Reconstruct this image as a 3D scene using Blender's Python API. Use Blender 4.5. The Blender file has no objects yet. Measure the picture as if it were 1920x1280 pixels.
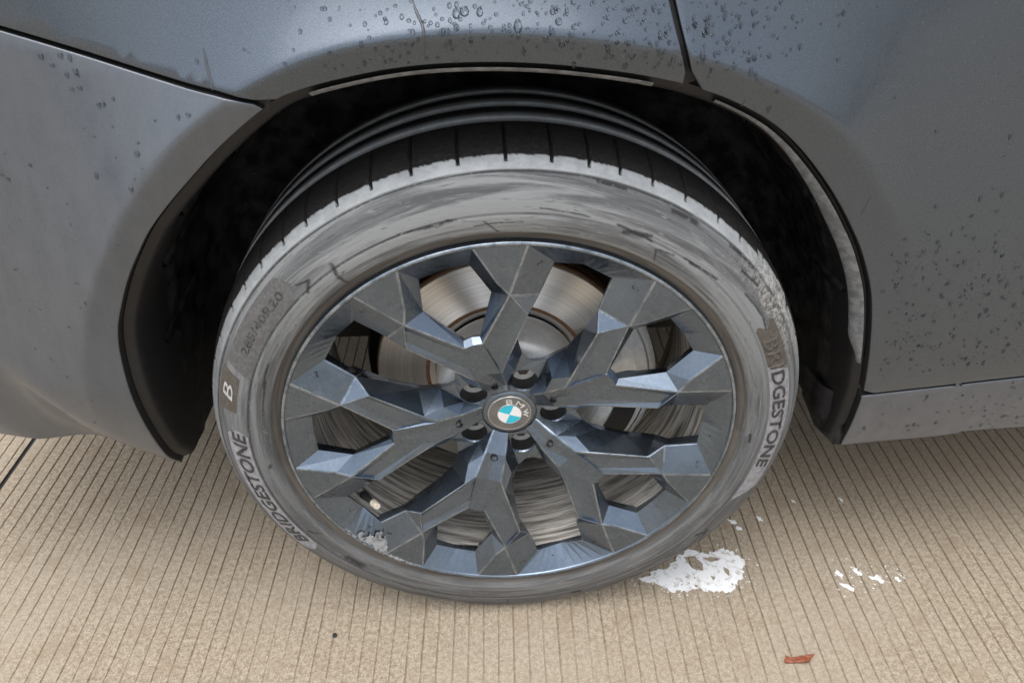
import bpy, bmesh, math, random
import numpy as np
from mathutils import Vector, Matrix, geometry, noise
random.seed(7); rng = np.random.default_rng(7)
PI = math.pi; R = math.radians
SC = bpy.context.scene; COL = SC.collection
ZC = 0.362                      # height of the wheel centre above the ground

# ------------------------------------------------------------------ camera, sky, sun, exposure
cam_d = bpy.data.cameras.new('camera'); cam = bpy.data.objects.new('camera', cam_d); COL.objects.link(cam)
cam_d.sensor_width = 36; cam_d.lens = 36*1379.886/1920; cam_d.clip_start = 0.02; cam_d.clip_end = 600
_p, _y = 0.638722, 0.0502631
fw = Vector((math.sin(_y)*math.cos(_p), math.cos(_y)*math.cos(_p), -math.sin(_p)))
rt = Vector((math.cos(_y), -math.sin(_y), 0)); up = rt.cross(fw)
m = Matrix((rt, up, -fw)).transposed().to_4x4(); m.translation = (-0.0331, -0.6710, 0.6543+ZC)
cam.matrix_world = m; SC.camera = cam

SUN_EL, SUN_AZ = R(74), R(222)  # azimuth clockwise from +Y
w = bpy.data.worlds.new('World'); SC.world = w; w.use_nodes = True
nt = w.node_tree; bg = nt.nodes['Background']
sky = nt.nodes.new('ShaderNodeTexSky'); sky.sky_type = 'NISHITA'; sky.sun_disc = False
sky.sun_elevation = SUN_EL; sky.sun_rotation = SUN_AZ; sky.dust_density = 4; sky.ozone_density = .6; sky.air_density = 1.2
hs = nt.nodes.new('ShaderNodeHueSaturation'); hs.inputs['Saturation'].default_value = .30
nt.links.new(sky.outputs[0], hs.inputs['Color']); nt.links.new(hs.outputs[0], bg.inputs['Color'])
bg.inputs['Strength'].default_value = .15
sd = bpy.data.lights.new('sun', 'SUN'); sd.energy = .7; sd.angle = R(70); sd.color = (1, .985, .965)
sun = bpy.data.objects.new('sun', sd); COL.objects.link(sun)
sun.rotation_euler = (Vector((math.sin(SUN_AZ)*math.cos(SUN_EL), math.cos(SUN_AZ)*math.cos(SUN_EL), math.sin(SUN_EL)))).to_track_quat('Z', 'Y').to_euler()
sun.location = (0, -3, 5)
vs = SC.view_settings; vs.view_transform = 'Standard'; vs.look = 'None'; vs.gamma = 1; vs.use_curve_mapping = False
vs.exposure = 0.84

# ------------------------------------------------------------------ material helper
class NM:
    def __init__(s, name):
        s.m = bpy.data.materials.new(name); s.m.use_nodes = True; s.t = s.m.node_tree; s.b = s.t.nodes['Principled BSDF']
    def n(s, typ, **kw):
        nd = s.t.nodes.new(typ)
        for k, v in kw.items(): setattr(nd, k, v)
        return nd
    def put(s, sock, v):
        if hasattr(v, 'is_linked') or isinstance(v, bpy.types.NodeSocket): s.t.links.new(v, sock)
        elif isinstance(v, (tuple, list)): sock.default_value = tuple(v) + ((1,) if len(v) == 3 and len(sock.default_value) == 4 else ())
        else: sock.default_value = v
    def coord(s, kind='Object'): return s.n('ShaderNodeTexCoord').outputs[kind]
    def mapping(s, v, scale=(1, 1, 1), loc=(0, 0, 0), rot=(0, 0, 0)):
        q = s.n('ShaderNodeMapping'); s.put(q.inputs['Vector'], v); q.inputs['Scale'].default_value = scale; q.inputs['Location'].default_value = loc; q.inputs['Rotation'].default_value = rot
        return q.outputs[0]
    def noise(s, v, scale, detail=4, rough=.55, dist=0):
        q = s.n('ShaderNodeTexNoise'); s.put(q.inputs['Vector'], v); s.put(q.inputs['Scale'], scale)
        q.inputs['Detail'].default_value = detail; q.inputs['Roughness'].default_value = rough; q.inputs['Distortion'].default_value = dist
        return q.outputs['Fac']
    def voro(s, v, scale, feature='F1'):
        q = s.n('ShaderNodeTexVoronoi', feature=feature); s.put(q.inputs['Vector'], v); q.inputs['Scale'].default_value = scale
        return q.outputs['Distance']
    def ramp(s, f, a, b, lo=0., hi=1.):
        q = s.n('ShaderNodeMapRange', interpolation_type='SMOOTHSTEP'); s.put(q.inputs[0], f)
        q.inputs[1].default_value = a; q.inputs[2].default_value = b; q.inputs[3].default_value = lo; q.inputs[4].default_value = hi
        return q.outputs[0]
    def math(s, op, a, b=0.):
        q = s.n('ShaderNodeMath', operation=op); s.put(q.inputs[0], a); s.put(q.inputs[1], b); return q.outputs[0]
    def mix(s, f, a, b):
        q = s.n('ShaderNodeMix', data_type='RGBA'); s.put(q.inputs[0], f); s.put(q.inputs[6], a); s.put(q.inputs[7], b); return q.outputs[2]
    def attr(s, name):
        q = s.n('ShaderNodeAttribute'); q.attribute_name = name; return q.outputs['Fac']
    def sep(s, v):
        q = s.n('ShaderNodeSeparateXYZ'); s.put(q.inputs[0], v); return q.outputs
    def set(s, **kw):
        for k, v in kw.items(): s.put(s.b.inputs[k.replace('_', ' ')], v)
    def bump(s, h, strength=.3, dist=.001):
        q = s.n('ShaderNodeBump'); s.put(q.inputs['Height'], h); q.inputs['Strength'].default_value = strength; q.inputs['Distance'].default_value = dist
        s.t.links.new(q.outputs[0], s.b.inputs['Normal'])
M = {}
def mk(name):
    a = NM(name); M[name] = a.m; return a

# car paint: graphite metallic under clear coat, road film and dust
def paint(name, dusty):
    a = mk(name); c = a.coord()
    fl = a.noise(c, 900, 2); big = a.noise(c, 5, 4); mid = a.noise(a.mapping(c, (1, 1, .35)), 60, 5, .65)
    base = a.mix(a.ramp(fl, .3, .7), (.055, .073, .098), (.084, .108, .140))
    base = a.mix(a.ramp(big, .35, .7, 0, .35), base, (.078, .097, .124))
    z = a.sep(c)[2]
    low = a.ramp(z, .12, -.09, 0, 1)
    dust = a.math('MULTIPLY', a.math('ADD', a.math('MULTIPLY', low, .34), dusty), a.ramp(mid, .30, .70, .72, 1.0))
    base = a.mix(dust, base, (.165, .169, .184))
    grit = a.ramp(a.noise(c, 320, 3, .7), .66, .74, 0, .35)
    base = a.mix(a.math('MULTIPLY', grit, a.ramp(big, .4, .65, .15, 1)), base, (.34, .34, .34))
    a.set(Base_Color=base, Metallic=a.math('SUBTRACT', .88, a.math('MULTIPLY', dust, .80)), Roughness=a.math('ADD', .36, a.math('MULTIPLY', dust, .3)),
          Coat_Weight=a.math('SUBTRACT', 1.0, a.math('MULTIPLY', dust, .8)), Coat_Roughness=a.math('ADD', .07, a.math('MULTIPLY', a.ramp(mid, .3, .7), .12)), Coat_IOR=1.5)
    a.bump(a.noise(c, 700, 2), .06, .0004)
paint('paint_upper', .05); paint('paint_dusty', .40)

a = mk('rim_paint'); c = a.coord(); n1 = a.noise(c, 22, 5, .6); n2 = a.noise(c, 190, 4, .7); n3 = a.noise(a.mapping(c, (1, 1, 1), (3, 1, 7)), 60, 4, .7)
base = a.mix(a.ramp(n1, .3, .75), (.122, .158, .208), (.152, .192, .248))
base = a.mix(a.ramp(n2, .48, .78, 0, .35), base, (.28, .30, .32))
base = a.mix(a.ramp(n3, .66, .72, 0, .85), base, (.020, .022, .026)); n4 = a.noise(a.mapping(c, (1, 3.2, .5), (2, 2, 5), (.5, .8, .3)), 70, 5, .7, .8); base = a.mix(a.ramp(n4, .62, .72, 0, .35), base, (.22, .24, .26)); base = a.mix(a.ramp(n4, .40, .32, 0, .25), base, (.050, .058, .070))
a.set(Base_Color=base, Metallic=.94, Roughness=a.ramp(n1, .3, .7, .22, .34), Coat_Weight=.5, Coat_Roughness=a.ramp(n2, .3, .7, .06, .22))
a.bump(n2, .12, .0005)
a = mk('rim_edge_glint'); c = a.coord(); n2 = a.noise(c, 45, 5, .7)
a.set(Base_Color=a.mix(a.ramp(n2, .38, .60), (.15, .19, .24), (.32, .37, .43)), Metallic=.9, Roughness=.24, Coat_Weight=.5, Coat_Roughness=.15)  # lighter base colour paints a highlight along spoke ridges and rim lip
a = mk('rim_rash'); c = a.coord(); n2 = a.noise(c, 160, 6, .75)
a.set(Base_Color=a.mix(a.ramp(n2, .38, .60), (.06, .07, .08), (.34, .345, .35)), Metallic=.25, Roughness=.6); a.bump(n2, .8, .002)

# barrel: streaks of road dirt and brake dust running round it
a = mk('barrel_dirt'); uv = a.coord('UV'); s1 = a.noise(a.mapping(uv, (9, 150, 1)), 1.0, 6, .62, .35); s2 = a.noise(a.mapping(uv, (34, 330, 1), (5, 2, 0)), 1.0, 4, .65, .3)
base = a.mix(a.ramp(s1, .34, .62), (.115, .104, .090), (.54, .515, .47)); base = a.mix(a.ramp(s2, .54, .70, 0, .6), base, (.72, .70, .66)); base = a.mix(a.ramp(s2, .46, .34, 0, .6), base, (.075, .068, .058))
a.set(Base_Color=base, Roughness=.62, Metallic=.1); a.bump(s1, .5, .002)

# tyre
a = mk('tyre_rubber'); c = a.coord(); uv = a.coord('UV')
dust = a.attr('dust'); shoulder = a.attr('shoulder'); scuff = a.attr('scuff'); brown = a.attr('brown'); crumb = a.attr('crumb')  # the dust mask also carries painted glints on the tread ribs
n1 = a.noise(a.mapping(uv, (16, 110, 1), (0, 0, 0), (0, 0, .12)), 1, 6, .62, .7); n2 = a.noise(c, 260, 4, .7); n3 = a.noise(a.mapping(uv, (60, 300, 1)), 1, 5, .7, 1.2); n4 = a.noise(a.mapping(uv, (7, 42, 1), (7, 3, 0), (0, 0, -.2)), 1, 5, .6, 1.0)
rub = a.mix(a.ramp(n2, .4, .7), (.016, .0155, .0155), (.036, .034, .032))
dcol = a.mix(a.ramp(n1, .36, .64), (.078, .081, .085), (.138, .143, .148))
dcol = a.mix(a.math('MULTIPLY', a.ramp(n4, .42, .56), a.attr('top_pale')), dcol, (.225, .235, .240))
dcol = a.mix(a.ramp(n3, .60, .66, 0, .75), dcol, (.060, .061, .063)); dcol = a.mix(a.ramp(n3, .42, .34, 0, .55), dcol, (.27, .28, .28))
dcol = a.mix(a.ramp(n2, .62, .76, 0, .5), dcol, (.27, .27, .27))
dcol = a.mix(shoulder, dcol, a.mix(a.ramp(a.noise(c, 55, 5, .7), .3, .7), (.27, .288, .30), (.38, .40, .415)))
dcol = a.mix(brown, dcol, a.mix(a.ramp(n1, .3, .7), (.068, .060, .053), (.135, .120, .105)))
vor = a.voro(c, 210); crf = a.math('MULTIPLY', crumb, a.ramp(a.noise(c, 150, 5, .75), .44, .60))
dcol = a.mix(a.math('MULTIPLY', crumb, .75), dcol, a.mix(a.ramp(a.noise(c, 170, 6, .78), .42, .60), (.075, .072, .066), (.48, .465, .43)))
scuff = a.math('MULTIPLY', scuff, a.ramp(a.noise(c, 150, 5, .7), .34, .50, .35, 1.0))
dcol = a.mix(scuff, dcol, (.022, .022, .024))
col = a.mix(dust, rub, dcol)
a.set(Base_Color=col, Roughness=a.math('ADD', .42, a.math('MULTIPLY', dust, .4)), Specular_IOR_Level=.4)
hb = a.math('ADD', a.math('MULTIPLY', n2, .5), a.math('MULTIPLY', a.noise(c, 150, 6, .78), a.math('MULTIPLY', crumb, 4)))
a.bump(hb, .35, .0015)
def simple(name, col, rough=.5, metal=0., col2=None, sc=80, bump=0., **kw):
    a = mk(name); c = a.coord(); n = a.noise(c, sc, 5, .65)
    a.set(Base_Color=a.mix(a.ramp(n, .35, .68), col, col2 or tuple(x*1.35 for x in col)), Roughness=rough, Metallic=metal, **kw)
    if bump: a.bump(n, bump, .001)
    return a
simple('letter_rubber', (.022, .022, .025), .6, 0, (.055, .054, .056), 300)
simple('letter_faint', (.030, .030, .032), .7, 0, (.10, .099, .099), 160)
simple('letter_dust', (.36, .355, .35), .8, 0, (.50, .495, .485), 200)
simple('plate_brown', (.070, .060, .050), .8, 0, (.105, .092, .08), 200)
simple('plate_grey', (.085, .084, .085), .75, 0, (.125, .124, .123), 200)
simple('band_dust', (.20, .20, .215), .8, 0, (.31, .31, .33), 130)
a = mk('liner_black'); c = a.coord(); n = a.noise(c, 260, 4, .7); g = a.noise(c, 35, 4)
a.set(Base_Color=a.mix(a.math('MULTIPLY', a.ramp(n, .64, .72), a.ramp(g, .42, .62)), a.mix(a.ramp(g, .35, .65), (.010, .010, .011), (.040, .039, .041)), (.24, .22, .195)), Roughness=a.ramp(g, .3, .7, .35, .65), Specular_IOR_Level=.22)
a.bump(a.noise(c, 90, 4), .3, .002)
simple('lip_dust', (.105, .110, .116), .85, 0, (.20, .206, .212), 90, .1)
simple('seam_black', (.008, .008, .009), .6)
a = mk('disc_steel'); uv = a.coord('UV'); s1 = a.noise(a.mapping(uv, (3, 240, 1)), 1, 4, .6)
a.set(Base_Color=a.mix(a.ramp(s1, .3, .7), (.56, .53, .50), (.74, .71, .67)), Metallic=.75, Roughness=.34); a.bump(s1, .1, .0004)
simple('disc_rust', (.16, .085, .045), .85, .1, (.27, .16, .09), 300, .4)
simple('hat_silver', (.68, .67, .65), .42, .3, (.80, .79, .77), 60)
simple('caliper_grey', (.66, .67, .66), .5, .2, (.80, .81, .80), 90, .2)
simple('black_part', (.010, .010, .011), .5)
simple('bolt_steel', (.10, .10, .105), .4, .8)
simple('valve_rubber', (.02, .02, .02), .6); simple('valve_cap', (.55, .49, .40), .5, .1, (.70, .64, .55), 300)
simple('emblem_ring', (.12, .12, .12), .3, .3, None, 60, 0, Coat_Weight=1.0)
simple('emblem_chrome', (.40, .385, .385), .25, .8); simple('emblem_white', (.82, .83, .84), .25, 0, (.88, .88, .88), 60, 0, Coat_Weight=1.0); simple('emblem_blue', (.005, .48, .64), .25, 0, (.01, .56, .72), 60, 0, Coat_Weight=1.0)
simple('letter_white', (.62, .62, .60), .3, .3)
a = mk('residue_white'); c = a.coord(); n = a.noise(c, 75, 6, .75); a.set(Base_Color=a.mix(a.ramp(n, .36, .50), (.52, .49, .44), (.86, .87, .88)), Roughness=.8); a.bump(a.noise(c, 240, 5, .7), .6, .002)
simple('leaf_red', (.20, .055, .028), .6, 0, (.33, .12, .06), 200, .3)
simple('pebble_dark', (.018, .016, .015), .6)
simple('sealant', (.012, .011, .010), .7)
a = mk('water'); a.set(Base_Color=(.62, .66, .70), Roughness=0.0, IOR=1.33, Transmission_Weight=1.0)  # grey tint stands in for the dark reflections in the drops
a = mk('wet_streak'); a.set(Base_Color=(.035, .040, .050), Roughness=.08, Metallic=.2, Coat_Weight=1.0)

# concrete
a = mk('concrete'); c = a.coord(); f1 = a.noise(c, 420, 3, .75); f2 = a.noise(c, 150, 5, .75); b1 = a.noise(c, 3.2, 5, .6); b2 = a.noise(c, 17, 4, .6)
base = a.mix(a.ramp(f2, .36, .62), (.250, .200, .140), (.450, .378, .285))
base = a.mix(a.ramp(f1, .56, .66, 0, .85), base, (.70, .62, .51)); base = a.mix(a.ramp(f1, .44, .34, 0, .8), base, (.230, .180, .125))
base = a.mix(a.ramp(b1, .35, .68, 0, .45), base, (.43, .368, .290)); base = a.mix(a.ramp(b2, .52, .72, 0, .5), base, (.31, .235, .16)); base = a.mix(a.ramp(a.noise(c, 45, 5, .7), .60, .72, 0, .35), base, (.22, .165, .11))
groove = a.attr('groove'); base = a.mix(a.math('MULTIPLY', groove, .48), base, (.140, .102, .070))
sill_brown = a.attr('sill_brown'); base = a.mix(a.math('MULTIPLY', sill_brown, .45), base, (.25, .190, .130))
a.set(Base_Color=base, Roughness=.86, Specular_IOR_Level=.3); a.bump(a.math('ADD', f2, f1), .75, .0022)

# ------------------------------------------------------------------ object helpers
def obj(name, verts, faces, mat, parent=None, smooth=False, loc=(0, 0, 0), attrs=None, uvs=None):
    me = bpy.data.meshes.new(name); me.from_pydata([tuple(v) for v in verts], [], faces); me.update()
    for mm in (mat if isinstance(mat, (list, tuple)) else [mat]): me.materials.append(M[mm])
    if smooth: me.polygons.foreach_set('use_smooth', [True]*len(me.polygons))
    for k, v in (attrs or {}).items():
        at = me.attributes.new(k, 'FLOAT', 'POINT'); at.data.foreach_set('value', np.asarray(v, dtype=np.float32))
    if uvs is not None:
        ul = me.uv_layers.new(name='UVMap'); vi = np.empty(len(me.loops), dtype=np.int32); me.loops.foreach_get('vertex_index', vi)
        ul.data.foreach_set('uv', np.asarray(uvs, dtype=np.float32)[vi].ravel())
    o = bpy.data.objects.new(name, me); COL.objects.link(o); o.parent = parent; o.location = loc
    return o
def empty(name, loc, parent=None):
    o = bpy.data.objects.new(name, None); COL.objects.link(o); o.location = loc; o.parent = parent; o.empty_display_size = .1; return o
def tag(o, label=None, cat=None, kind=None, group=None):
    for k, v in (('label', label), ('category', cat), ('kind', kind), ('group', group)):
        if v: o[k] = v
    return o
def fixn(o, outward=True):
    bm = bmesh.new(); bm.from_mesh(o.data); bmesh.ops.recalc_face_normals(bm, faces=bm.faces); bm.to_mesh(o.data); bm.free()
def lathe(prof, thetas, closed=True):
    """surface of revolution round the wheel axis (Y); prof = [(r, y)]; returns verts, faces, uvs"""
    n, k = len(thetas), len(prof); V = []; UV = []
    L = [0]
    for i in range(1, k): L.append(L[-1] + math.hypot(prof[i][0]-prof[i-1][0], prof[i][1]-prof[i-1][1]))
    for t in thetas:
        ct, st = math.cos(t), math.sin(t)
        for i, (r, y) in enumerate(prof): V.append((r*ct, y, r*st)); UV.append((t/(2*PI), L[i]))
    F = []
    for j in range(n if closed else n-1):
        a, b = j*k, ((j+1) % n)*k
        for i in range(k-1): F.append((a+i, a+i+1, b+i+1, b+i))
    return V, F, UV
def ring(n, t0=0., t1=2*PI): return [t0+(t1-t0)*i/n for i in range(n)]

# ------------------------------------------------------------------ ground
ground = obj('ground', [(-150, -150, -.0045), (150, -150, -.0045), (150, 150, -.0045), (-150, 150, -.0045)], [(0, 1, 2, 3)], 'concrete')
tag(ground, 'pale tan concrete pavement with fine parallel grooves', 'pavement', kind='structure')
PITCH = .0226; SKEW = .024; JX = -.929
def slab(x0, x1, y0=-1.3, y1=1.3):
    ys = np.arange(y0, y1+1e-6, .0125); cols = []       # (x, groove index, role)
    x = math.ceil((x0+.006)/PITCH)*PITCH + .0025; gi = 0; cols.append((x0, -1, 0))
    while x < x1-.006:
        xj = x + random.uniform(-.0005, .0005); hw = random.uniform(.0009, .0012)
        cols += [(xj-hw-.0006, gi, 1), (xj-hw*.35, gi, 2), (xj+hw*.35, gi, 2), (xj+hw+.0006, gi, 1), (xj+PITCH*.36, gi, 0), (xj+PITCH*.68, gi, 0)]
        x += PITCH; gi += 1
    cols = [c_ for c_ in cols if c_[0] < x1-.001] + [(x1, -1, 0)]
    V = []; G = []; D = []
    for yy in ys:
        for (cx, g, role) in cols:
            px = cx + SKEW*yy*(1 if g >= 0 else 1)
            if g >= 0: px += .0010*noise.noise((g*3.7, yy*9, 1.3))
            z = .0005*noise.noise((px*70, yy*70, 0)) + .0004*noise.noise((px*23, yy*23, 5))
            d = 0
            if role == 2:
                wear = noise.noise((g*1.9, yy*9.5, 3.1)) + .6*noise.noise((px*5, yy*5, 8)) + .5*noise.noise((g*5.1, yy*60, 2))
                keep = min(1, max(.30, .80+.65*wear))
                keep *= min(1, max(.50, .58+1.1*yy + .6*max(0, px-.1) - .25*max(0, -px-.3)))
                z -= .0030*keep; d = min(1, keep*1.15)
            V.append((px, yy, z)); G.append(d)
            D.append(max(0, min(1, (px-.28)*2.2))*max(0, min(1, (yy-.02)*3.6)))  # ground turns browner and darker to the right, beside and under the sill
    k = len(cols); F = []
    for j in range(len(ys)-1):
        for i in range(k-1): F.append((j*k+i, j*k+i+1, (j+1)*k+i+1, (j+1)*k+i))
    o = obj('slab', V, F, 'concrete', ground, attrs={'groove': G, 'sill_brown': D}); o.location.z = .0; return o
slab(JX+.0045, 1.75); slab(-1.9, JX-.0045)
obj('joint', [(JX-.005+SKEW*-1.3, -1.3, -.0028), (JX+.005+SKEW*-1.3, -1.3, -.0028), (JX+.005+SKEW*1.3, 1.3, -.0028), (JX-.005+SKEW*1.3, 1.3, -.0028)], [(0, 1, 2, 3)], 'sealant', ground)

# ------------------------------------------------------------------ car: body surface as a depth function of (x, z), hub at the origin
car = empty('car', (0, 0, 0)); tag(car, 'dark grey metallic car seen at its rear wheel, wet and dusty', 'car')
TA = np.array([(-40, 0), (14, 0), (30, .12), (45, .26), (60, .42), (72, .60), (90, .80), (108, .80), (117, .70), (121, .55), (140, .50), (158, .35), (176, 0), (270, 0)])
TR = np.array([(-40, .51), (20, .51), (37, .505), (50, .5074), (60, .5007), (70, .4955), (80, .4905), (90, .491), (100, .497), (110, .5053), (118, .506), (125, .505), (130, .503), (140, .498), (155, .495), (270, .495)])
def smooth_tab(tab, sig):
    g_ = np.arange(-40., 270.5, .5); v = np.interp(g_, tab[:, 0], tab[:, 1]); k_ = np.exp(-.5*(np.arange(-60, 61)*.5/sig)**2); k_ /= k_.sum()
    return np.stack([g_, np.convolve(np.pad(v, 60, mode='edge'), k_, 'valid')], 1)
TA = smooth_tab(TA, 7.); TR = smooth_tab(TR, 2.5)
def sst(a_, b_, x):
    t = np.clip((x-a_)/(b_-a_), 0, 1); return t*t*(3-2*t)
def YB(x, z):
    x = np.asarray(x, float); z = np.asarray(z, float)
    y = -.015 + .9*np.maximum(0, .12-z)**1.6*(1-.55*sst(.1, .4, x)) + .04*sst(.05, .45, x) + .5*np.maximum(0, -x-.40)**2
    sd_ = ((x+.5248)*-.1087-(z-.063)*.0707)/.12967; sd_ = .004*np.logaddexp(0, np.clip(sd_/.004, -40, 200)); y = y + .45*sd_*sst(-.64, -.55, x)*sst(-.42, -.44, x)
    r = np.hypot(x, z); th = np.degrees(np.arctan2(z, x)); th = np.where(th < -90, th+360, th)
    A = np.interp(th, TA[:, 0], TA[:, 1]); r1 = np.interp(th, TR[:, 0], TR[:, 1]); s = .0015
    sp = s*np.logaddexp(0, np.clip((r-r1)/s, -40, 400))
    dn = s*np.logaddexp(0, np.clip((r1-r)/s, -40, 400)); bnd = .30*np.minimum(dn, .05)*np.clip(A/.4, 0, 1)
    return y + A*.10*(1-np.exp(-sp/.10)) + bnd
def NB(x, z):
    h = 1e-4; gx = (YB(x+h, z)-YB(x-h, z))/(2*h); gz = (YB(x, z+h)-YB(x, z-h))/(2*h)
    n = Vector((float(gx), -1, float(gz))); return n.normalized()
def dense(poly, step=.006):
    out = []
    for i in range(len(poly)-1):
        a_, b_ = np.array(poly[i]), np.array(poly[i+1]); n = max(1, int(np.hypot(*(b_-a_))/step))
        out += [tuple(a_+(b_-a_)*k/n) for k in range(n)]
    return out + [tuple(poly[-1])]
def spline(poly, step=.006):            # Catmull-Rom through the traced points
    P = [np.array(p, float) for p in poly]; P = [2*P[0]-P[1]] + P + [2*P[-1]-P[-2]]; out = []
    for i in range(1, len(P)-2):
        n = max(2, int(np.hypot(*(P[i+1]-P[i]))/step))
        for k in range(n):
            t = k/n; a_, b_, c_, d_ = P[i-1], P[i], P[i+1], P[i+2]
            out.append(tuple(.5*(2*b_+(c_-a_)*t+(2*a_-5*b_+4*c_-d_)*t*t+(3*b_-a_-3*c_+d_)*t**3)))
    return out + [tuple(P[-2])]
arch_bumper = [(-.4562, -.0907), (-.4500, -.040), (-.4440, .0230), (-.4395, .0900), (-.4337, .1509), (-.4249, .1907), (-.4104, .2248), (-.3942, .2557), (-.3772, .2820), (-.3572, .3096), (-.3319, .3364), (-.3053, .3616), (-.2770, .3872), (-.2506, .4084), (-.2283, .4246), (-.2195, .4306)]
arch_fender = [(-.2155, .4332), (-.2020, .4399), (-.1776, .4474), (-.1489, .4538), (-.1113, .4606), (-.0741, .4645), (-.0372, .4658), (0, .4653), (.0372, .4629), (.0751, .4586), (.1140, .4522), (.1495, .4440), (.1620, .4408)]
arch_door = [(.1700, .4379), (.2037, .4253), (.2453, .4041), (.2785, .3804), (.3124, .3487), (.3466, .3104), (.3765, .2701), (.3965, .2385), (.4183, .1940), (.4315, .1526), (.4400, .1173), (.4555, .0500), (.4603, .0284)]
arch_sill = [(.4613, .0210), (.4634, .0066), (.4690, -.0400), (.4725, -.0890)]
gap1 = [(-.95, .630), (-.60, .5350), (-.4372, .4886), (-.3828, .4728), (-.3307, .4580), (-.2854, .4471), (-.2527, .4417), (-.2175, .4319)]
gap2 = [(.06, .78), (.1100, .6100), (.1397, .5126), (.1473, .4882), (.1547, .4670), (.1658, .4393)]
gap3 = [(.4607, .0247), (.5167, .0319), (.5843, .0400), (.6638, .0504), (1.5, .150)]
bot_b = [(-.4562, -.0907), (-.4754, -.0780), (-.5392, -.0590), (-.5939, -.0390), (-.6191, -.0250), (-.6544, -.0080), (-.95, .090)]
bot_s = [(.4725, -.0890), (.5182, -.0830), (.5635, -.0790), (.6008, -.0749), (.6352, -.0690), (.7228, -.0585), (1.5, -.02)]
def off(poly, dx, dz): return [(x+dx, z+dz) for x, z in poly]
def panel(name, loop, mat, label=None, thick=.016, rnd=.0016):
    """solid sheet-metal panel: front face follows the body surface, edges are rounded and turn inward"""
    L = np.array(loop); n = len(L)
    area = .5*np.sum(L[:, 0]*np.roll(L[:, 1], -1)-np.roll(L[:, 0], -1)*L[:, 1])
    if area < 0: L = L[::-1]
    T = np.roll(L, -1, 0)-np.roll(L, 1, 0); T /= np.linalg.norm(T, axis=1)[:, None]+1e-12
    N = np.stack([T[:, 1], -T[:, 0]], 1)                      # outward in (x, z)
    inner = L - N*rnd
    x0, z0 = L.min(0); x1, z1 = L.max(0)
    pts = []
    for r_ in np.concatenate([np.arange(.455, .520, .0035), np.arange(.520, .60, .010)]):
        st = .0065 if r_ < .52 else .012
        for th in np.arange(R(-15), R(200), st/r_): pts.append((r_*math.cos(th), r_*math.sin(th)))
    gx, gz = np.meshgrid(np.arange(x0, x1, .016), np.arange(z0, z1, .016))
    gp = np.stack([gx.ravel(), gz.ravel()], 1); rr = np.hypot(gp[:, 0], gp[:, 1]); th = np.degrees(np.arctan2(gp[:, 1], gp[:, 0])); th = np.where(th < -90, th+360, th)
    pts = np.concatenate([np.array(pts), gp[(rr > .606) | (th < -15) | (th > 200)]])
    # keep points inside the loop and clear of its edge
    a_ = inner; b_ = np.roll(inner, -1, 0); ok = np.zeros(len(pts), bool); dmin = np.full(len(pts), 9.)
    for p, q in zip(a_, b_):
        cond = ((p[1] > pts[:, 1]) != (q[1] > pts[:, 1]))
        xi = (q[0]-p[0])*(pts[:, 1]-p[1])/((q[1]-p[1]) if abs(q[1]-p[1]) > 1e-12 else 1e-12)+p[0]
        ok ^= cond & (pts[:, 0] < xi)
        d = q-p; t = np.clip(((pts-p)@d)/(d@d+1e-15), 0, 1); dmin = np.minimum(dmin, np.hypot(*(pts-p-t[:, None]*d).T))
    pts = pts[ok & (dmin > .0022)]
    allp = [Vector(p) for p in inner] + [Vector(p) for p in pts]
    vv, ee, ff, *_ = geometry.delaunay_2d_cdt(allp, [], [list(range(n))], 1, 1e-7)
    P = np.array([(v.x, v.y) for v in vv]); V = np.stack([P[:, 0], YB(P[:, 0], P[:, 1]), P[:, 1]], 1).tolist(); F = [tuple(f) for f in ff]
    key = {(round(v.x, 6), round(v.y, 6)): i for i, v in enumerate(vv)}
    idx = [key.get((round(float(np.float32(p[0])), 6), round(float(np.float32(p[1])), 6))) for p in inner]
    if any(i is None for i in idx):
        idx = [int(np.argmin(np.hypot(P[:, 0]-p[0], P[:, 1]-p[1]))) for p in inner]
    prev = idx; yb = YB(inner[:, 0], inner[:, 1]); nface = len(F)
    for (o_, d_) in ((.55, .17), (.85, .5), (1.0, 1.05), (1.0, thick/rnd)):
        row = []
        for i in range(n):
            p = inner[i]+N[i]*rnd*o_; V.append([p[0], yb[i]+rnd*d_, p[1]]); row.append(len(V)-1)
        for i in range(n): j = (i+1) % n; F.append((prev[i], row[i], row[j], prev[j]))
        prev = row
    o = obj(name, V, F, [mat, 'seam_black'], car, smooth=True, loc=(0, 0, ZC))
    for p in o.data.polygons[nface+3*n:]: p.material_index = 1
    fixn(o)
    if label: o['label'] = label
    return o
g = .0019
gap1_b = off(spline(gap1, .01), -.0006, -g); gap1_f = off(spline(gap1, .01), .0006, g)
gap2_f = off(spline(gap2, .01), -.0026, -.0004); gap2_d = off(spline(gap2, .01), .0026, .0004)
gap3_d = off(spline(gap3, .012), 0, g); gap3_s = off(spline(gap3, .012), 0, -g)
def rev(l): return list(reversed(l))
ab, af, ad, as_ = (spline(x) for x in (arch_bumper, arch_fender, arch_door, arch_sill))
bumper = panel('bumper', ab[:-1] + rev(gap1_b[:-1]) + dense([gap1_b[0], (-.95, .090)], .03)[1:-1] + rev(spline(bot_b, .012))[:-1], 'paint_dusty', 'dusty grey bumper corner behind the wheel')
fender = panel('quarter_panel', af[1:-1] + rev(gap2_f)[1:] + dense([gap2_f[0], (-.95, .78), gap1_f[0]], .03)[1:-1] + gap1_f[:-1], 'paint_upper', 'wet grey quarter panel over the wheel')
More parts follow.
